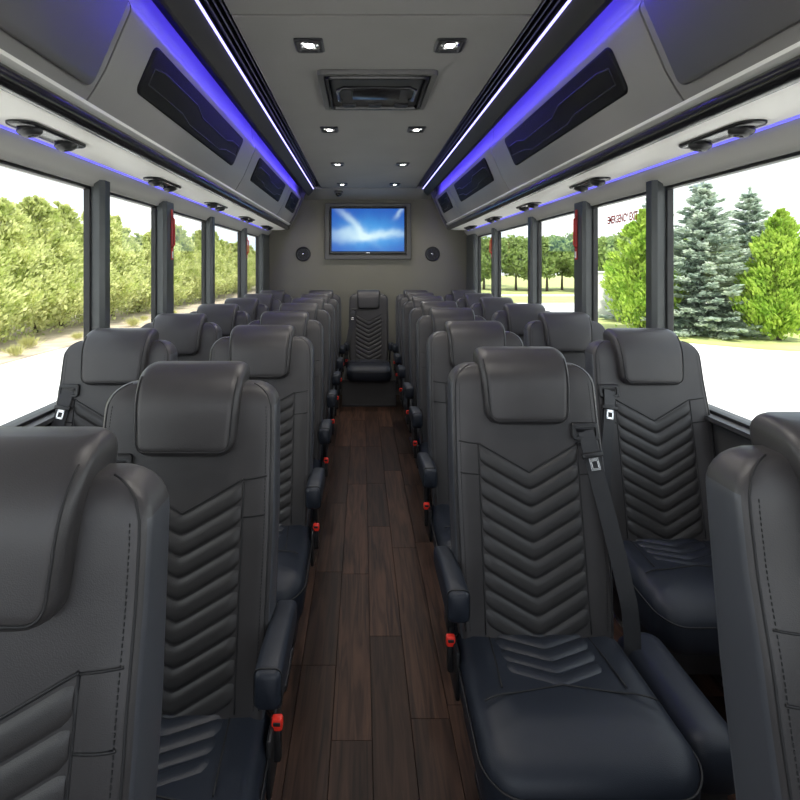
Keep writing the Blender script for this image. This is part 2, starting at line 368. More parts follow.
for s, nm in ((-1, 'left'), (1, 'right')):
    for k, (y0, y1, kd) in enumerate(mods):
        pr = bin_prof(s); g = G(); n = len(pr)
        # slightly eased ends
        rows = []
        cxm = sum(p[0] for p in pr)/n; czm = sum(p[1] for p in pr)/n
        for y, sc in ((y0, .985), (y0+.012, 1), (y1-.012, 1), (y1, .985)):
            rows.append([(cxm+(p[0]-cxm)*sc, y, czm+(p[1]-czm)*sc) for p in pr])
        g.loft(rows)
        lab = {'door': '%s overhead bin on the %s with plain door panel', 'grille': '%s overhead bin on the %s with black grille panel'}[kd] % (where[k], nm)
        b = ob('overhead_bin', g.mesh('bin', bin_m, True, 35), label=lab, cat='overhead bin', group='overhead bins')
        if kd == 'door':
            for a, c in ((-1.1, .30), (.32, 1.70)):
                ob('door', face_plate(s, a, c, -.075, FL+.05, .035, .012).mesh('door', door_m, True, 35), b)
        else:
            ya, yb = {1: (1.97, 3.42), 2: (3.98, 5.30), 3: (5.78, 6.42)}[k]
            gp = ob('grille_panel', face_plate(s, ya, yb, .005, FL-.004, .03, .010).mesh('grille', grille_m, True, 35), b)
            g = G(); L_ = yb-ya
            path = [(ya+.05, .055), (ya+.05, .12), (ya+.10*L_, .135), (ya+.38*L_, .135), (ya+.46*L_, .105), (ya+.78*L_, .105), (ya+.86*L_, .13), (yb-.06, .13), (yb-.04, .075)]
            g.tube([face_pt(s, y, t, .010) for y, t in path], .0035, 6)
            g.tube([face_pt(s, y, t, .010) for y, t in [(ya+.05, .055), (ya+.3*L_, .055), (ya+.38*L_, .035), (ya+.74*L_, .035), (ya+.82*L_, .06), (yb-.04, .075)]], .0035, 6)
            ob('embossed_line', g.mesh('emboss', plastic, True), gp)
    # pale trim + black hand tube
    g = G(); g.extr([(s*.972, Z(.512)), (s*.955, Z(.520)), (s*.952, Z(.530)), (s*.965, Z(.5325)), (s*1.01, Z(.5325)), (s*1.01, Z(.512))], YF, 6.60)
    ob('trim_6' if s < 0 else 'trim_7', g.mesh('trim', trim_light, True, 40), kind='structure', label='pale metal trim line under the %s bins' % nm)
    g = G(); g.tube([(s*.988, YF, Z(.4825)), (s*.988, 6.60, Z(.4825))], .030, 20)
    ob('grab_rail', g.mesh('rail', plastic_gloss, True, 50), label='long rounded black grab rail under the %s overhead bins' % nm, cat='rail', group='grab rails')
    # rail with LED strip, black track beside the ceiling
    g = G(); g.extr([(s*.668, Z(.955)), (s*.664, Z(.945)), (s*.675, Z(.925)), (s*.722, Z(.872)), (s*.740, Z(.872)), (s*.745, Z(.89)), (s*.740, Z(1.02)), (s*.668, Z(1.02))], YF, 6.60)
    ob('trim_8' if s < 0 else 'trim_9', g.mesh('rail', led_rail_m, True, 40), kind='structure', label='dark rail carrying the LED strip on the %s' % nm)
    g = G(); g.box((s*.660, (YF+6.52)/2, Z(.944)), (.009, 6.52-YF, .008), .002)
    ob('led_strip', g.mesh('led', led_white, False), label='bright blue-white LED strip along the %s edge of the ceiling' % nm, cat='led strip', group='bright LED strips beside the ceiling')
    g = G(); g.box((s*.7525, (1.76+6.42)/2, Z(.945)), (.010, 6.42-1.76, .016), .002)
    ob('led_strip', g.mesh('led', led_blue, False), label='blue cove light tucked behind the %s rail above the bins' % nm, cat='led strip', group='blue cove lights')
    g = G(); g.box((s*.615, (YF+6.52)/2, Z(1.0)), (.10, 6.52-YF, .02))
    for xx in (.585, .61, .635): g.box((s*xx, (YF+6.52)/2, Z(.975)), (.008, 6.52-YF, .03), .002)
    ob('trim_10' if s < 0 else 'trim_11', g.mesh('track', black_track, False), kind='structure', label='black grooved track between ceiling and %s LED strip' % nm)
    # bin end cap at the rear
    g = G(); pts = [(.995, .462), (.945, .50), (.90, .60), (.80, .83), (.74, .95), (.70, .98), (1.25, .98), (1.25, .462)]
    g.extr([(s*x, Z(z)) for x, z in pts], 6.605, 6.635)
    ob('trim_12' if s < 0 else 'trim_13', g.mesh('endcap', rail_m, True, 30), kind='structure', label='dark end cap closing the %s bins at the rear' % nm)

# air vents
def rotm(ax, a): return Matrix.Rotation(a, 3, ax)
g = G(); rows = []
for ins, z in ((0, 0), (0, -.006), (.004, -.010), (.012, -.012)):
    P = []
    for x, y in rr(.046-ins, .185-ins, .040-ins, 5):
        P.append((x*(1-.25*abs(math.cos(y/.215*PI))**2) if abs(y) < .1 else x, y, z))
    rows.append(P)
g.loft(rows); vent_body = g.mesh('vent_body', plastic_gloss, True, 40)
g = G(); g.lathe([(.040, 0), (.042, -.006), (.038, -.012), (.033, -.014), (.030, -.022), (.022, -.027), (.016, -.027), (.014, -.018), (.006, -.018), (.004, -.028), (.0005, -.029)], (0, 0, 0), n=18)
vent_noz = g.mesh('vent_nozzle', plastic, True, 40)
g = G(); g.lathe([(.036, -.0105), (.0375, -.013), (.036, -.0155), (.0335, -.0135)], (0, 0, 0), n=18); vent_ring = g.mesh('ring', dark_metal, True, 40)
for s, nm in ((-1, 'left'), (1, 'right')):
    for k in range(5):
        y = 1.83+1.05*k
        v = ob('air_vent', None, loc=(s*1.135, y, Z(.4505)), label='%s black twin air vent from the front on the %s soffit' % (ORD[k], nm), cat='air vent', group='twin air vents')
        ob('base_plate', vent_body, v)
        for dy in (-.105, .105):
            nz_ = ob('nozzle', vent_noz, v, (0, dy, -.006), rot=(0.12, s*.25, 0)); ob('ring', vent_ring, nz_)

# ceiling lamps
g = G(); rows = []
for ins, z in ((0, .006), (0, -.004), (.006, -.010), (.014, -.010), (.022, .004)):
    rows.append([(x, y, z) for x, y in rr(.062-ins, .072-ins, .014, 3)])
g.loft(rows); lamp_bez = g.mesh('bezel', dark_metal, True, 30)
g = G(); g.lathe([(.040, .006), (.040, -.002), (.032, -.008), (.026, -.003)], (0, 0, 0), n=20); lamp_ring = g.mesh('ring', metal_m, True, 40)
g = G(); g.lathe([(.021, -.002), (.016, -.006), (.007, -.008), (.001, -.0085)], (0, 0, 0), n=16); lamp_bulb = g.mesh('bulb', bulb_m, True)
for k, y in enumerate((1.05, 2.31, 3.72, 4.98, 6.18)):
    for s, nm in ((-1, 'left'), (1, 'right')):
        l = ob('ceiling_light', None, loc=(s*.30, y, Z(CZ)-.0), label='%s square recessed ceiling spotlight from the front on the %s' % (ORD[k], nm), cat='ceiling light', group='recessed ceiling spotlights')
        ob('bezel', lamp_bez, l); ob('reflector', lamp_ring, l, (0, -.01, -.004)); ob('bulb', lamp_bulb, l, (0, -.01, -.006))
        ld = bpy.data.lights.new('spot', 'SPOT'); ld.energy = 10; ld.spot_size = 2.5; ld.spot_blend = .6; ld.shadow_soft_size = .025; ld.color = (1, .95, .88)
        lo = bpy.data.objects.new('spot', ld); COL.objects.link(lo); lo.parent = l; lo.location = (0, -.01, -.022)

# roof hatch
h = ob('roof_hatch', None, loc=(0, 2.90, Z(CZ)), label='square black escape hatch in the ceiling between the spotlights', cat='hatch')
def ringplate(hx, hy, r, wdt, th, n=4):
    g = G(); rows = []
    for ins, z in ((0, .002), (0, -th*.6), (.004, -th), (wdt-.004, -th), (wdt, -th*.6), (wdt, .002)):
        rows.append([(x, y, z) for x, y in rr(hx-ins, hy-ins, max(r-ins, .006), n)])
    return g.loft(rows, caps=False)
ob('outer_frame', ringplate(.295, .305, .03, .035, .022).mesh('frame', rail_m, True, 35), h)
ob('inner_frame', ringplate(.258, .268, .03, .022, .030).mesh('frame', plastic_gloss, True, 35), h)
g = G(); g.box((0, 0, -.006), (.47, .49, .012), .004); lid = ob('lid', g.mesh('lid', hatch_m, False), h)
g = G(); g.tube([(-.19, .13, -.012), (-.20, .06, -.035), (-.20, -.12, -.040), (-.17, -.16, -.042), (.17, -.16, -.042), (.20, -.12, -.040), (.20, .06, -.035), (.19, .13, -.012)], .010, 8); ob('handle', g.mesh('handle', plastic_gloss), lid)
for x in (-.15, 0, .15):
    g = G(); g.box((x, .21, -.018), (.08, .04, .016), .005); ob('latch', g.mesh('latch', dark_metal, False), lid)
g = G(); g.box((0, .02, -.0165), (.26, .16, .01), .006); ob('centre_plate', g.mesh('plate', plastic_gloss, True, 30), lid)

# TV
tv = ob('television', None, loc=(0, YR, Z(.466)), label='flat television showing a blue sky picture on the rear wall', cat='television')
def ringplate_y(hx, hz, r, prof):
    g = G(); rows = []
    for ins, y in prof: rows.append([(x, y, z) for x, z in rr(hx-ins, hz-ins, max(r-ins, .004), 4)])
    return g.loft(rows, caps=False)
sr = ob('television_surround', ringplate_y(.548, .358, .015, [(0, 0), (0, -.05), (.008, -.06), (.055, -.06), (.062, -.05), (.062, 0)]).mesh('surround', rail_m, True, 35), loc=(0, YR-.003, Z(.452)), label='grey box frame mounted around the television', cat='frame')
ob('bezel', ringplate_y(.483, .298, .008, [(0, -.005), (0, -.066), (.006, -.072), (.022, -.072), (.025, -.062)]).mesh('bezel', plastic_gloss, True, 35), tv)
g = G(); g.box((0, -.030, 0), (.94, .05, .57)); ob('back_housing', g.mesh('housing', plastic, False), tv)
g = G(); g.box((0, -.059, .006), (.916, .006, .545)); ob('screen', g.mesh('screen', screen_m, False), tv)
g = G(); g.box((0, -.0735, -.287), (.05, .002, .008), .001); ob('maker_badge', g.mesh('badge', metal_m, False), tv)
# wall speakers
g = G(); g.lathe([(.095, 0), (.095, .012), (.085, .022), (.074, .020), (.070, .012)], (0, 0, 0), 'y', 28); sp_ring = g.mesh('ring', plastic, True, 40)
g = G(); g.lathe([(.072, .006), (.050, .004), (.030, .010), (.001, .014)], (0, 0, 0), 'y', 24); sp_cone = g.mesh('cone', grille_m, True)
g = G(); g.lathe([(.014, .008), (.014, .018), (.008, .022), (.001, .023)], (0, 0, 0), 'y', 14); sp_cap = g.mesh('cap', metal_m, True)
g = G()
for k in range(10):
    a = 2*PI*k/10; g.tube([(.016*math.cos(a), -.017, .016*math.sin(a)), (.073*math.cos(a), -.017, .073*math.sin(a))], .002, 5)
for r in (.035, .055): g.tube([(r*math.cos(2*PI*k/24), -.017, r*math.sin(2*PI*k/24)) for k in range(24)], .002, 5, closed=True)
sp_gr = g.mesh('guard', plastic, True)
for s, nm in ((-1, 'left'), (1, 'right')):
    o = ob('wall_speaker', None, loc=(s*.825, YR, Z(.166)), label='round black speaker on the rear wall %s of the television' % nm, cat='speaker', group='rear wall speakers')
    ob('ring', sp_ring, o); ob('cone', sp_cone, o); ob('guard', sp_gr, o); ob('dust_cap', sp_cap, o)
# dome camera
o = ob('dome_camera', None, loc=(-.36, 6.60, Z(CZ)-.032), label='small dome camera under the ceiling near the television', cat='camera')
g = G(); g.lathe([(.055, .012), (.055, -.012), (.048, -.018)], (0, 0, 0), n=20); ob('housing', g.mesh('housing', rail_m, True, 40), o)
g = G(); g.lathe([(.040, -.016), (.038, -.034), (.026, -.050), (.010, -.057), (.001, -.058)], (0, 0, 0), n=18); ob('dome', g.mesh('dome', plastic_gloss, True), o)

# emergency handles + lettering
for s, nm in ((-1, 'left'), (1, 'right')):
    for (y, zt, hh, w_, lab) in ((3.315, .355, .31, .030, 'front'), (5.505, .31, .22, .024, 'rear')):
        o = ob('emergency_handle', None, loc=(s*1.2545, y+.03, Z(zt-hh/2)), label='red emergency window release on the %s %s pillar' % (lab, nm), cat='handle', group='red window releases')
        g = G(); rows = []
        g.box((-s*.003, 0, 0), (.006, w_, hh), .002); ob('back_plate', g.mesh('plate', handle_red, False), o)
        g = G(); g.box((-s*.0065, 0, -hh*.40), (.002, w_*.8, hh*.13), .0005); ob('label_strip', g.mesh('strip', white_wall, False), o)
        g = G(); g.tube([(-s*.005, -.012, hh*.36), (-s*.020, -.012, hh*.30), (-s*.022, -.012, -hh*.2), (-s*.005, -.012, -hh*.27)], .006, 8); ob('pull_bar', g.mesh('bar', handle_red), o)
def text_mesh(body, size, m, depth=.0004):
    cu = bpy.data.curves.new('txt', 'FONT'); cu.body = body; cu.size = size; cu.extrude = depth; cu.offset = .0019; cu.align_x = 'CENTER'; cu.align_y = 'CENTER'
    to = bpy.data.objects.new('txt', cu); COL.objects.link(to); dg = bpy.context.evaluated_depsgraph_get()
    me = bpy.data.meshes.new_from_object(to.evaluated_get(dg)); bpy.data.objects.remove(to); me.materials.clear(); me.materials.append(m); return me
tm = text_mesh('EMERGENCY EXIT', .060, handle_red)
ob('exit_lettering', tm, loc=(1.3265, 2.915, Z(.262)), rot=(PI/2, 0, -PI/2), scale=(.70, 1.0, 1), label='red EMERGENCY EXIT lettering on the right window pane', cat='lettering')

# ------------------------------------------------------------------ seats
SL = .205                                  # recline slope
def yl(z): return (z-.44)*SL
MESH = {}
def cached(key, fn):
    if key not in MESH: MESH[key] = fn()
    return MESH[key]
def hwz(z):
    pts = [(.36, .205), (.44, .214), (.60, .222), (.85, .226), (1.05, .222), (1.2, .218)]
    for (a, b), (c, d) in zip(pts, pts[1:]):
        if z <= c: return b+(d-b)*max(0, (z-a)/(c-a))
    return pts[-1][1]
BT = 1.172                                 # top of the backrest
def back_shape(z):
    """half width, front y, back y, corner radius at height z"""
    hw = hwz(z); f = yl(z)-.050; b = yl(z)+.065-.02*max(0, (z-.6)/.6); r = .020
    R = .062
    if z > BT-R:
        t = min(1, (z-(BT-R))/R); c = 1-math.sqrt(max(0, 1-t*t))
        hw -= R*c; f += .030*c; b -= .030*c
    return hw, f, b, r
def bolster(x, hw, z):
    a = abs(x)
    k = min(1, max(0, (z-.40)/.1))*min(1, max(0, (1.02-z)/.12))
    if a < .150: return 0
    u = (a-.150)/(hw-.150)
    return -.010*math.sin(PI*min(1, u*.80))*k
def mk_back():
    g = G(); rows = []
    zs = [.36, .40, .44, .50, .56, .62, .68, .74, .80, .86, .92, .97, 1.02, 1.06, BT-.062, BT-.050, BT-.038, BT-.026, BT-.016, BT-.008, BT-.003, BT]
    for z in zs:
        hw, f, b, r = back_shape(z); row = []; N = 20
        for i in range(N+1):
            x = -(hw-r)+2*(hw-r)*i/N; row.append((x, f+bolster(x, hw, z), z))
        fe = f+bolster(hw-r, hw, z)
        rr_ = min(r, (b-fe)/2*.98)
        for i in range(1, 6):
            a = PI/2*i/5; row.append((hw-r+r*math.sin(a), fe+rr_*(1-math.cos(a)), z))
        for i in range(0, 5):
            a = PI/2*i/5; row.append((hw-r+r*math.cos(a), b-rr_+rr_*math.sin(a), z))
        for i in range(N//2+1):
            x = (hw-r)-2*(hw-r)*i/(N//2); row.append((x, b, z))
        for i in range(1, 6):
            a = PI/2*i/5; row.append((-(hw-r)-r*math.sin(a), b-rr_+rr_*math.cos(a), z))
        for i in range(0, 5):
            a = PI/2*i/5; row.append((-(hw-r)-r*math.cos(a), fe+rr_-rr_*math.sin(a), z))
        rows.append(row)
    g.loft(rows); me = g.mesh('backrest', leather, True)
    me.materials.append(leather_side_lit)
    for p in me.polygons:                       # side faces get a paler, bluer leather with window light in its colour
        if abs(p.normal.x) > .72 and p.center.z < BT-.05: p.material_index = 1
    return me
def front(x, z):
    hw, f, b, r = back_shape(z); return f+bolster(x, hw, z)
VS = .54                                   # slope of the chevrons
CP = .047                                  # pitch
CX = .143
def mk_chev():
    """one quilted V channel of the back, its centre point at z=0"""
    V = []; F = []; nx, nv = 25, 8
    for i in range(nx):
        x = -CX+2*CX*i/(nx-1); zc = (math.sqrt(x*x+.00006)-.0077)*VS
        for j in range(nv+1):
            v = -1+2*j/nv; z = zc+v*CP*.5*.985
            bp = .0070*(1-abs(v)**3.4)-.0012
            ex = max(0, (abs(x)-CX+.006)/.006); bp -= .004*ex*ex
            V.append((x, z*SL-bp, z))
    n = nv+1
    for i in range(nx-1):
        for j in range(nv): F.append((i*n+j, (i+1)*n+j, (i+1)*n+j+1, i*n+j+1))
    return mesh_from('chevron', V, F, quilt)
def head_front(z):
    t = (z-1.008)/.21; f = yl(z)-.092+.008*abs(t-.5)
    if z > 1.128: f += .088*(1-math.sqrt(max(0, 1-((z-1.128)/.0905)**2)))
    if z < 1.03: f += .020*(1-math.sqrt(max(0, 1-((1.03-z)/.0222)**2)))
    return f
def mk_headrest():
    g = G(); rows = []; z0, z1 = 1.008, 1.218
    zs = [1.008, 1.0095, 1.013, 1.019, 1.027, 1.034, 1.043, 1.06, 1.085, 1.11, 1.13, 1.148, 1.165, 1.180, 1.192, 1.202, 1.209, 1.214, 1.217, 1.218]
    for z in zs:
        t = (z-z0)/(z1-z0); hx = .122+.014*t**.8
        if z < 1.043: hx -= .034*(1-math.sqrt(max(0, 1-((1.043-z)/.0352)**2)))
        if z > 1.19: hx -= .022*(1-math.sqrt(max(0, 1-((z-1.19)/.0282)**2)))
        f = head_front(z); b = yl(z)+.060-(.030*(1-math.sqrt(max(0, 1-((z-1.17)/.0482)**2))) if z > 1.17 else 0)
        r = min(.026, (b-f)/2*.9)
        pts = rr(hx, (b-f)/2, r, 5); cy = (f+b)/2
        rows.append([(x, y+cy, z) for x, y in pts])
    g.loft(rows); return g.mesh('headrest', leather, True)
def mk_head_piping():
    g = G(); P = []
    def hx(z):
        return .122+.014*((z-1.008)/.21)**.8-.011
    side = [(hx(z), z) for z in [1.195-.01*k for k in range(16)]]
    arc = [(hx(1.045)-.026*(1-math.cos(a)), 1.045-.024*math.sin(a)) for a in [PI/2*k/6 for k in range(1, 7)]]
    half = side+arc
    full = half+[(-x, z) for x, z in reversed(half)]
    P = [(x, head_front(z)+.0035*max(0, 1-(.125-abs(x))/.03)-.0003, z) for x, z in full]
    return g.tube(P, .0021, 5).mesh('piping', seam_m)
def side_line():
    P = []
    for k in range(30):
        z = .46+(BT-.050-.46)*k/29; hw = back_shape(z)[0]; P.append((hw-.0115, front(hw-.020, z)+.0018, z))
    return P
def mk_piping(s):
    g = G(); P = [(s*x, y, z) for x, y, z in side_line()]
    for a_ in (35, 50, 65, 78):
        z = BT-.062+.062*math.sin(math.radians(a_)); hw, f, b, r = back_shape(z); P.append((s*(hw-.0105), f+.003, z))
    return g.tube(P, .0022, 6).mesh('piping', seam_m)
def mk_stitch():
    g = G()
    for s in (-1, 1):
        L_ = side_line()
        for off in (.012,):
            pts = [Vector((s*(x-off), front(x-off, z)-.0003, z)) for x, y, z in L_]
            for a, b in zip(pts, pts[1:]):
                n = 3
                for q in range(n):
                    p0 = a.lerp(b, (q+.15)/n); p1 = a.lerp(b, (q+.75)/n)
                    g.tube([p0, p1], .0011, 4)
    return g.mesh('stitching', stitch_m, False)
ZV = .948                                  # height of the side ends of the top V seam
def mk_seams():
    g = G(); zc = ZV-CX*VS
    for s in (-1, 1):
        g.tube([(s*.1475, front(.1475, z)-.0005, z) for z in [.45+.05*k for k in range(10)]+[ZV]], .0024, 5)
        for dz in (0, -.085):
            xs = [.1475, .165, .18, .195, .205]
            g.tube([(s*x, front(x, ZV+dz+(x-.1475)*.18)-.0004, ZV+dz+(x-.1475)*.18) for x in xs], .002, 5)
    g.tube([(x, front(x, zc+abs(x)*VS)-.001, zc+abs(x)*VS) for x in [-.1475+.295*k/16 for k in range(17)]], .0024, 5)
    return g.mesh('seam', seam_m)
def mk_cushion():
    g = G(); rows = []
    hx, hy, r = .232, .245, .075
    for z, ins in ((.275, .035), (.285, .016), (.31, .006), (.345, .002), (.385, 0), (.41, .003), (.424, .009), (.433, .018), (.439, .030), (.443, .046), (.445, .075), (.446, .12), (.4462, .17)):
        rows.append([(x, y-.205, z) for x, y in rr(hx-ins, hy-ins, max(r-ins*.6, .02), 8)])
    g.loft(rows)
    V = []
    for x, y, z in g.V:
        u = (z-.30)/.146 if z > .30 else 0
        dz = -.030*max(0, (-y-.33)/.12)**2*u - .012*max(0, (y+.12)/.16)*u + .006*math.exp(-((y+.30)/.09)**2)*u
        dz += .010*math.exp(-((abs(x)-.185)/.035)**2)*u*min(1, max(0, (y+.33)/.1))
        wx = 1+ .03*math.exp(-((y+.30)/.12)**2)
        V.append((x*wx, y, z+dz))
    g.V = V
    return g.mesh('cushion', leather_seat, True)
def cz(x, y):
    z = .4462-.030*max(0, (-y-.33)/.12)**2-.012*max(0, (y+.12)/.16)+.006*math.exp(-((y+.30)/.09)**2)
    return z+.010*math.exp(-((abs(x)-.185)/.035)**2)*min(1, max(0, (y+.33)/.1))
def mk_cush_chev():
    V = []; F = []; nx, nv = 21, 6; W = .125; P_ = .052
    for i in range(nx):
        x = -W+2*W*i/(nx-1); yc = -(math.sqrt(x*x+.00006)-.0077)*-.45
        for j in range(nv+1):
            v = -1+2*j/nv; bp = .0085*(1-abs(v)**2.6)-.0005
            ex = max(0, (abs(x)-W+.012)/.012); bp -= .007*ex*ex
            V.append((x, yc+v*P_*.5*.985, (.4455+bp-.002*abs(x)/W)))
    n = nv+1
    for i in range(nx-1):
        for j in range(nv): F.append((i*n+j, (i+1)*n+j, (i+1)*n+j+1, i*n+j+1))
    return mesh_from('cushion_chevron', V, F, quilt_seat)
def mk_cush_seams():
    g = G()
    for s in (-1, 1): g.tube([(s*(.132+.02*(k/9)), .02-.26*k/9, cz(.132, .02-.26*k/9)+.0008) for k in range(10)], .0022, 5)
    g.tube([(x, -.262+.03*(1-abs(x)/.15) if abs(x) < .15 else -.262-.45*(abs(x)-.15), cz(x, -.26)+.0005) for x in [-.205+.41*k/24 for k in range(25)]], .0022, 5)
    P = []
    for x, y in rr(.2345, .2465, .078, 8):
        yy = y-.205; z = .405-.030*max(0, (-yy-.33)/.12)**2*.72
        P.append((x*(1+.03*math.exp(-((yy+.30)/.12)**2)), yy, z))
    g.tube(P, .0024, 5, closed=True)
    return g.mesh('cushion_seam', seam_m)
def mk_base(zb=None):
    g = G()
    if zb is None:
        g.box((0, -.17, .225), (.40, .38, .12), .015)
    else:
        g.box((0, -.20, (zb+.285)/2), (.40, .38, .285-zb), .004)
    return g.mesh('seat_frame', plastic, True, 35)
def mk_leg():
    g = G(); g.box((0, -.17, .10), (.045, .10, .17), .008); g.box((0, -.17, .0125), (.06, .34, .025), .006)
    return g.mesh('leg', dark_metal, True, 35)
def mk_arm(s):
    path = [(.110, .585, .030, .026), (.06, .592, .036, .027), (-.02, .600, .040, .028), (-.10, .606, .042, .029), (-.165, .607, .042, .029), (-.181, .607, .038, .026), (-.188, .607, .030, .019)]
    g = G(); rows = []
    for y, z, hh, hw in path: rows.append([(x+s*.246, y, q+z) for x, q in rr(hw, hh, .014, 4)])
    g.loft(rows); return g.mesh('armrest', leather_side_lit if False else leather_seat, True, 60)
def mk_arm_seam(s):
    g = G(); P = [(x+s*.246, -.173, q+.607) for x, q in rr(.0285, .0412, .014, 4)]
    g.tube(P, .0018, 5, closed=True); return g.mesh('arm_seam', seam_m)
def mk_hinge(s):
    g = G(); g.box((s*.238, .03, .50), (.020, .06, .16), .008); g.box((s*.236, -.03, .375), (.012, .16, .13), .005); return g.mesh('arm_bracket', plastic, True, 35)
def mk_buckle(s):
    g = G(); g.box((s*.248, -.055, .400), (.018, .024, .09), .005); return g.mesh('buckle', plastic, True, 35)
def mk_buckle_red(s):
    g = G(); g.box((s*.248, -.060, .442), (.025, .020, .028), .005); return g.mesh('button', red_m, True, 35)
def mk_slot(s):
    g = G(); g.box((s*.248, -.0705, .446), (.016, .004, .008), .001); return g.mesh('slot', plastic, False)
GX, GZ = .172, 1.035 - .05
def mk_guide(s):
    g = G(); rows = []
    for ins, y in ((0, .004), (0, -.008), (.003, -.011), (.010, -.011), (.012, -.006)):
        rows.append([(x+s*GX, y+front(GX, GZ+z)-.0, GZ+z) for x, z in rr(.040-ins, .024-ins, .009-ins*.4, 3)])
    g.loft(rows); return g.mesh('belt_guide', plastic, True, 35)
def mk_guide_slot(s):
    g = G(); g.box((s*GX, front(GX, GZ)-.0085, GZ+.004), (.052, .003, .010), .001); return g.mesh('slot', black_track, False)
def belt_path(s):
    pts = [(GX, GZ+.004, -.010), (GX+.004, GZ-.03, -.014), (GX+.016, .88, -.014), (GX+.035, .78, -.016), (GX+.056, .66, -.020), (GX+.074, .54, -.022), (GX+.082, .46, -.010), (GX+.084, .38, .0)]
    out = []
    for x, z, o in pts:
        xx = min(x, .19); out.append(Vector((s*x, front(xx, z)+o, z)))
    return out
def mk_belt(s):
    P = belt_path(s); Q = []
    for a, b in zip(P, P[1:]):
        for k in range(4): Q.append(a.lerp(b, k/4))
    Q.append(P[-1]); g = G(); rows = []
    for i, p in enumerate(Q):
        t = (Q[min(i+1, len(Q)-1)]-Q[max(0, i-1)]).normalized(); n = Vector((s*-.15, -1, 0)); n = (n-t*n.dot(t)).normalized(); w = t.cross(n)
        hw, th = .0225, .0011
        rows.append([p+w*hw+n*th, p-w*hw+n*th, p-w*hw-n*th, p+w*hw-n*th])
    g.loft(rows); return g.mesh('belt_strap', belt_m, True, 40)
def mk_tongue(s):
    P = belt_path(s); p = P[1].lerp(P[2], .42); t = (P[2]-P[1]).normalized(); n = Vector((0, -1, 0)); n = (n-t*n.dot(t)).normalized(); w = t.cross(n)
    g = G(); R = Matrix((w, n, t)).transposed()
    g.box(p+n*.004, (.062, .012, .016), .004, R)
    return g.mesh('tongue_grip', plastic, True, 35), p, R
def mk_tongue_plate(s):
    _, p, R = mk_tongue(s); g = G(); n = R.col[1]; t = R.col[2]; c = p+n*.006+t*.024
    for dx, dz, wx, wz in ((-.0105, 0, .006, .036), (.0105, 0, .006, .036), (0, .015, .027, .008), (0, -.012, .027, .012)):
        g.box(c+R @ Vector((dx, 0, dz)), (wx, .0025, wz), .0008, R)
    return g.mesh('tongue_plate', metal_m, False)

def seat(X, Yh, h, arms, belt, label, group, low=None, extra=None, rotz=0):
    lift = (E-h)-1.218
    r = ob('coach_seat', None, loc=(X, Yh-.175, 0), rot=(0, 0, rotz), label=label, cat='seat', group=group)
    L_ = (0, 0, lift)
    bk = ob('backrest', cached('back', mk_back), r, L_)
    zc0 = ZV-CX*VS-CP*.5-.002
    chev = cached('chev', mk_chev)
    for k in range(12):
        z = zc0-k*CP
        if z+CX*VS < .46: break
        ob('quilted_chevron', chev, bk, (0, yl(z)-.050, z))
    ob('seam', cached('seams', mk_seams), bk)
    for s in (-1, 1): ob('piping', cached(('pip', s), lambda: mk_piping(s)), bk)
    if Yh < 3.2: ob('stitching', cached('stitch', mk_stitch), bk, kind='stuff')
    hr = ob('headrest', cached('head', mk_headrest), r, L_)
    ob('piping', cached('headpip', mk_head_piping), hr)
    cu = ob('cushion', cached('cush', mk_cushion), r, L_)
    cch = cached('cchev', mk_cush_chev)
    for k in range(5): ob('quilted_chevron', cch, cu, (0, -.032-k*.046, 0))
    ob('seam', cached('cseam', mk_cush_seams), cu)
    ob('seat_frame', cached(('base', low), lambda: mk_base(low-lift if low else None)), r, L_)
    if low is None:
        for s in (-1, 1): ob('leg', cached('leg', mk_leg), r, (s*.14, 0, 0), scale=(1, 1, 1+lift/.185))
    for s in arms:
        a = ob('armrest', cached(('arm', s), lambda: mk_arm(s)), r, L_); ob('seam', cached(('armseam', s), lambda: mk_arm_seam(s)), a)
        ob('arm_bracket', cached(('hinge', s), lambda: mk_hinge(s)), r, L_)
    bs = arms[0] if arms else -belt
    bu = ob('belt_buckle', cached(('buckle', bs), lambda: mk_buckle(bs)), r, L_)
    ob('release_button', cached(('bred', bs), lambda: mk_buckle_red(bs)), bu, label='red release button'); ob('slot', cached(('bslot', bs), lambda: mk_slot(bs)), bu)
    gd = ob('belt_guide', cached(('guide', belt), lambda: mk_guide(belt)), r, L_); ob('slot', cached(('gslot', belt), lambda: mk_guide_slot(belt)), gd)
    st = ob('belt_strap', cached(('belt', belt), lambda: mk_belt(belt)), r, L_)
    ob('tongue_grip', cached(('tg', belt), lambda: mk_tongue(belt)[0]), st); ob('tongue_plate', cached(('tp', belt), lambda: mk_tongue_plate(belt)), st, label='bright metal belt tongue')
    if extra:
        g = G(); rows = []
        for z, ins in ((.29, .02), (.31, .004), (.36, 0), (.395, .006), (.412, .018), (.420, .036), (.422, .05)):
            rows.append([(x+.305, y-.165, z) for x, y in rr(.070-ins, .20-ins, max(.05-ins*.7, .012), 6)])
        g.loft(rows); ob('side_cushion', g.mesh('side_cushion', leather_seat, True), r, L_)
        g = G(); g.box((.305, -.16, .20), (.10, .30, .19), .01); ob('side_base', g.mesh('side_base', plastic, True, 35), r)
    return r

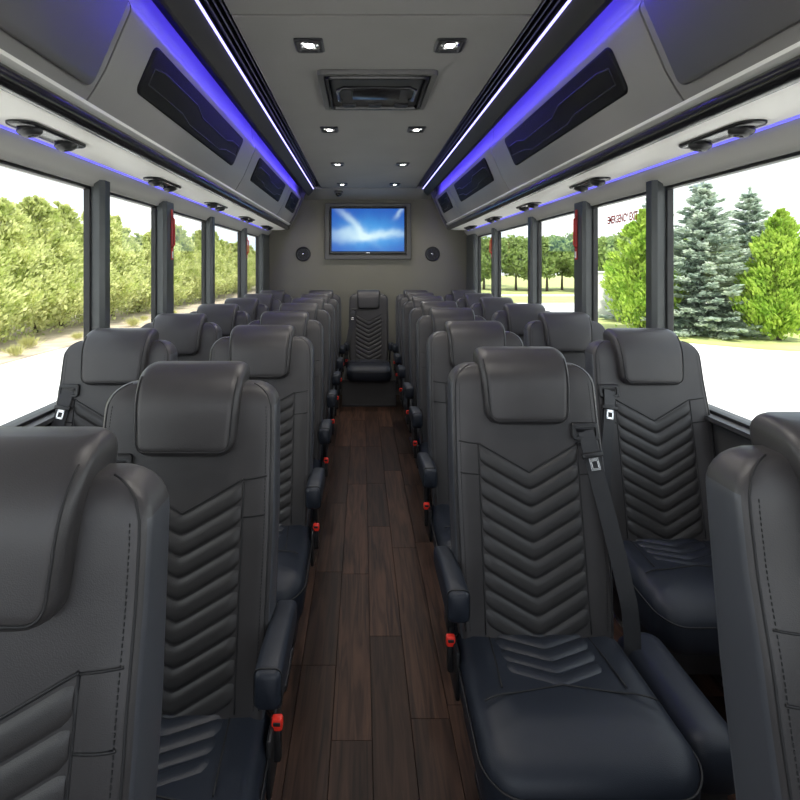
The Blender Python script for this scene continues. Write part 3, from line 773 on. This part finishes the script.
GA, GB, GC, GD = 'left aisle seats', 'right aisle seats', 'left window seats', 'right window seats'
HH = .257
seat(-.578, .80, .2415, [1], -1, 'nearest black leather seat cropped by the left edge of the photo', GA)
for k, y in enumerate((1.46, 2.38, 3.12, 3.85, 4.50, 5.18, 6.0)):
    seat((-.515, -.505, -.515, -.52, -.52, -.52, -.527)[k], y, HH, [1], -1, 'black quilted leather seat, %s fully visible seat along the left of the aisle' % ORD[k] if k < 6 else 'black leather seat left of the aisle in the rearmost row', GA)
for k, y in enumerate((1.73, 2.57, 3.40, 4.08, 4.78, 5.42, 6.08)):
    seat((.418, .452, .485, .50, .50, .51, .525)[k], y, HH, [-1], 1, 'black quilted leather seat, %s seat along the right of the aisle' % ORD[k] if k < 6 else 'black leather seat right of the aisle in the rearmost row', GB, extra=(k == 0))
for k, y in enumerate((2.26, 2.98, 3.75, 4.48, 5.20, 6.0)):
    seat(-1.065, y, HH, [], -1, 'black leather seat against the left windows, %s from the front' % ORD[k], GC)
for k, y in enumerate((2.26, 3.08, 3.78, 4.58, 5.30, 6.08)):
    seat((1.075, 1.065, 1.05, 1.055, 1.06, 1.065)[k], y, HH, [], -1, 'black leather seat against the right windows, %s from the front' % ORD[k], GD)
seat(.69, .86, .235, [], 1, 'nearest black leather seat cropped by the right edge of the photo', GD)
seat(0, 6.25, .265, [-1, 1], -1, 'black quilted leather seat in the middle of the rear row facing the aisle', 'middle rear seat', low=.268+.0145)

# seat tracks
for s, x in ((-1, -1.0), (1, 1.0)):
    g = G(); g.extr([(x-.02, .0005), (x-.02, .008), (x-.006, .011), (x+.006, .011), (x+.02, .008), (x+.02, .0005)], -.6, 5.6)
    ob('seat_track', g.mesh('track', metal_m, False), label='bright metal seat track on the floor under the %s seats' % ('left' if s < 0 else 'right'), cat='seat track', group='seat tracks')

# ------------------------------------------------------------------ outside
GZ0 = -.92
g = G(); g.box((0, 40, GZ0-.1), (320, 320, .2)); ob('ground', g.mesh('ground', pave_m, False), kind='structure', label='pale concrete pavement around the coach')
def patch(name, pts, h, m, lab, cat=None, kind='structure'):
    g = G(); g.loft([[(x, y, GZ0+.001) for x, y in pts], [(x, y, GZ0+h) for x, y in pts]])
    return ob(name, g.mesh(name, m, False), kind=kind, label=lab)
patch('gravel_verge', [(-8.7, 4), (-8.9, 14), (-8.6, 24), (-8.4, 70), (-20, 70), (-20, 4)], .04, gravel_m, 'dry tan gravel verge in front of the left hedge')
lp = [(8.6, 20.5), (9.5, 17.6), (11.5, 15.6), (14, 14.4), (20, 13.6), (34, 13.2), (34, 27), (9.4, 27)]
patch('lawn', lp, .05, lawn_m, 'lawn patch under the right conifers')
patch('far_lawn', [(-6, 36), (90, 36), (90, 43.5), (-6, 43.5)], .05, lawn_m, 'lawn strip before the far road on the right')
patch('far_lawn_beyond', [(-6, 47), (120, 47), (120, 150), (-6, 150)], .05, lawn_m, 'lawn under the far trees on the right')
g = G(); g.box((12.3, 26.0, GZ0+1.06), (3.2, 2.0, 2.12), .03); wb = ob('utility_shed', g.mesh('shed', white_wall, False), label='plain white metal shed behind the right arborvitae', cat='shed')
g = G(); g.box((12.3, 26.0, GZ0+2.15), (3.3, 2.1, .06), .01); ob('roof', g.mesh('roof', white_wall, False), wb)

def sprays(rng, C, D, U, size, wid, name, m):
    """diamond leaves: centres C, directions D, side vectors U"""
    n = len(C); a = size[:, None]*D; b = wid[:, None]*U
    V = np.empty((n, 4, 3)); V[:, 0] = C-a*.4; V[:, 1] = C+a*.15+b; V[:, 2] = C+a*.75; V[:, 3] = C+a*.15-b
    me = bpy.data.meshes.new(name); me.vertices.add(n*4); me.vertices.foreach_set('co', V.ravel())
    me.loops.add(n*4); me.loops.foreach_set('vertex_index', np.arange(n*4))
    me.polygons.add(n); me.polygons.foreach_set('loop_start', np.arange(0, n*4, 4)); me.polygons.foreach_set('loop_total', np.full(n, 4))
    me.materials.append(m); me.update(); me.validate(); return me
def unit(a): return a/np.linalg.norm(a, axis=1, keepdims=True)
def cone_tree(seed, H, R, n, m, shape, up=.35, size=.16, nb=60, jit=.35):
    """dense conifer: leaf sprays gathered on boughs that leave the trunk"""
    rng = np.random.default_rng(seed)
    hb = rng.random(nb)**1.15; ab = rng.random(nb)*2*PI
    lb = R*shape(hb)*(.85+.3*rng.random(nb))
    k = rng.integers(0, nb, n); t = rng.random(n)**.55
    spread = .32*R*shape(hb[k])*(.45+.55*np.sin(PI*np.minimum(t, 1)))
    off = rng.normal(size=(n, 3))*spread[:, None]*jit*1.6
    r = lb[k]*t; z = H*(.03+.95*hb[k])+r*up
    C = np.stack([np.cos(ab[k])*r, np.sin(ab[k])*r, z], 1)+off
    C[:, 2] = np.clip(C[:, 2], .03, H*1.02)
    D = np.stack([np.cos(ab[k]), np.sin(ab[k]), np.full(n, up*1.6)], 1)+rng.normal(size=(n, 3))*.45; D = unit(D)
    U = unit(np.cross(D, rng.normal(size=(n, 3))))
    return sprays(rng, C, D, U, size*(.6+.8*rng.random(n)), size*.26*(.6+.8*rng.random(n)), 'foliage', m)
def spruce(seed, H, R, m):
    rng = np.random.default_rng(seed); C = []; D = []; U = []; S = []
    nl = 24
    for i in range(nl):
        f = i/nl; z = H*(.04+.93*f); L_ = R*(1-f)**.85+.10; nb = int(13-5*f)
        for j in range(nb):
            a = 2*PI*(j+rng.random()*.7)/nb+i*.7; l = L_*(.78+.35*rng.random()); zz = z+rng.normal()*.06
            q = int(26+90*l)
            t = rng.random(q)**.8; dirx, diry = math.cos(a), math.sin(a)
            sag = -.30*t*l*(1-f)+.16*l*t**3+(.25*f)*t*l
            w = (rng.random(q)-.5)*2*(.30*l*(1-t)+.07)
            c = np.stack([dirx*t*l-diry*w, diry*t*l+dirx*w, zz+sag-abs(w)*.15+rng.normal(size=q)*.02], 1)
            d = np.stack([dirx+(-diry)*np.sign(w)*.75, diry+dirx*np.sign(w)*.75, rng.normal(size=q)*.25+.12], 1); d = unit(d+rng.normal(size=(q, 3))*.12)
            u = unit(np.cross(d, np.stack([rng.normal(size=q)*.5, rng.normal(size=q)*.5, np.ones(q)], 1)))
            C.append(c); D.append(d); U.append(u); S.append(.15+.10*rng.random(q))
    for q in range(60):
        C.append(np.array([[rng.normal()*.03, rng.normal()*.03, H*(.95+.06*rng.random())]])); D.append(unit(np.array([[rng.normal()*.4, rng.normal()*.4, 1.0]]))); U.append(unit(rng.normal(size=(1, 3)))); S.append(np.array([.14]))
    C = np.concatenate(C); D = np.concatenate(D); U = np.concatenate(U); S = np.concatenate(S)
    return sprays(rng, C, D, U, S, S*.22, 'foliage', m)
def trunk(H, r):
    g = G(); g.tube([(0, 0, 0), (.01, 0, H*.4), (0, .01, H*.92)], [r, r*.6, r*.1], 8); return g.mesh('trunk', bark_m)
hs = [cone_tree(11+i, 4.6, 1.75, 24000, hedge_leaf, lambda f: (1-f**1.5)*.9+.09, up=.55, size=.155, nb=130, jit=.34) for i in range(3)]
ht = trunk(4.4, .09)
rng = random.Random(3)
for k in range(24):
    y = 8.6+2.15*k; o = ob('hedge_conifer', None, loc=(-11.9+rng.uniform(-.35, .35), y, GZ0+.03), rot=(0, 0, rng.uniform(0, 6.28)), scale=[rng.uniform(.88, 1.08)]*3,
        label='yellow-green hedge conifer outside the left windows, %s from the front of the row' % ORD[k], cat='tree', group='hedge row on the left')
    o.scale.z *= rng.uniform(.94, 1.08)
    ob('foliage', hs[k % 3], o); ob('trunk', ht, o)
def tuft(seed):
    r = np.random.default_rng(seed); n = 260; C = np.stack([r.normal(size=n)*.12, r.normal(size=n)*.12, .08+.16*r.random(n)], 1)
    D = unit(np.stack([C[:, 0]*3, C[:, 1]*3, np.ones(n)*.8], 1)+r.normal(size=(n, 3))*.2); U = unit(np.cross(D, r.normal(size=(n, 3))))
    return sprays(r, C, D, U, .22+.2*r.random(n), np.full(n, .008), 'tuft', tuft_leaf)
tf = [tuft(5), tuft(6)]
for k, (x, y) in enumerate(((-9.5, 12.4), (-9.2, 14.2), (-9.7, 15.6), (-9.3, 17.5), (-9.6, 19.2), (-9.1, 21.3), (-9.6, 23.6), (-9.2, 26))):
    ob('grass_tuft', tf[k % 2], loc=(x, y, GZ0+.04), scale=[.6+.3*(k % 3)/2]*3, rot=(0, 0, k), label='dry grass tuft on the gravel verge, %s from the front' % ORD[k], cat='grass tuft', group='grass tufts on the verge')
def place_tree(name, me, tr, px, Y, label, cat='tree', group=None, sc=1, zs=1):
    o = ob(name, None, loc=((px-362)*Y/540-.075, Y, GZ0+.03), scale=(sc, sc, sc*zs), rot=(0, 0, px*.37), label=label, cat=cat, group=group)
    ob('foliage', me, o); ob('trunk', tr, o); return o
spA, spB = spruce(1, 5.5, 1.95, spruce_leaf), spruce(2, 5.4, 1.9, spruce_leaf); st_ = trunk(5.2, .10)
av = [cone_tree(31+i, 4.2, 1.22, 20000, arbor_leaf, lambda f: (1-f**1.6)*.85+.06, up=.8, size=.15, nb=120, jit=.30) for i in range(2)]; at_ = trunk(4.0, .08)
place_tree('blue_spruce', spA, st_, 703, 18.8, 'tall blue-green spruce in the middle of the nearest right window', group='spruces on the right')
place_tree('blue_spruce', spB, st_, 750, 21.0, 'blue-green spruce standing behind the other spruce and the arborvitae', group='spruces on the right')
place_tree('blue_spruce', spB, st_, 654, 23.0, 'spruce half hidden by the first right window pillar', group='spruces on the right', sc=1.02)
place_tree('arborvitae', av[0], at_, 779, 17.3, 'bright green arborvitae at the right edge of the photo', group='arborvitae on the right')
place_tree('arborvitae', av[1], at_, 641, 19.5, 'bright green arborvitae seen below the red window lettering', group='arborvitae on the right', sc=1.05)
def round_tree(seed, H, R):
    rng = np.random.default_rng(seed); n = 7000; nb = 26
    cb = rng.normal(size=(nb, 3)); cb = unit(cb)*(rng.random(nb)**.4)[:, None]*np.array([R*.75, R*.75, H*.30])+np.array([0, 0, H*.60])
    k = rng.integers(0, nb, n); C = cb[k]+unit(rng.normal(size=(n, 3)))*(rng.random(n)**.5*.42*R)[:, None]
    D = unit(rng.normal(size=(n, 3))+np.array([0, 0, .2])); U = unit(np.cross(D, rng.normal(size=(n, 3))))
    return sprays(rng, C, D, U, .28+.2*rng.random(n), .10+.06*rng.random(n), 'foliage', far_leaf)
rt = [round_tree(51+i, 5.2, 2.3) for i in range(3)]; rtt = trunk(3.6, .14)
for k, (px, Y, sc) in enumerate(((468, 62, 1.1), (484, 56, 1.0), (500, 66, 1.15), (516, 54, 1.05), (532, 58, 1.0), (547, 52, 1.05), (562, 55, 1.0), (578, 57, 1.1), (598, 50, 1.0), (612, 46, .95), (630, 48, 1.0), (690, 52, 1.0), (735, 50, 1.0))):
    place_tree('round_tree', rt[k % 3], rtt, px, Y, 'green deciduous tree on the far lawn, %s from the left' % ORD[k], group='far trees on the right', sc=sc)
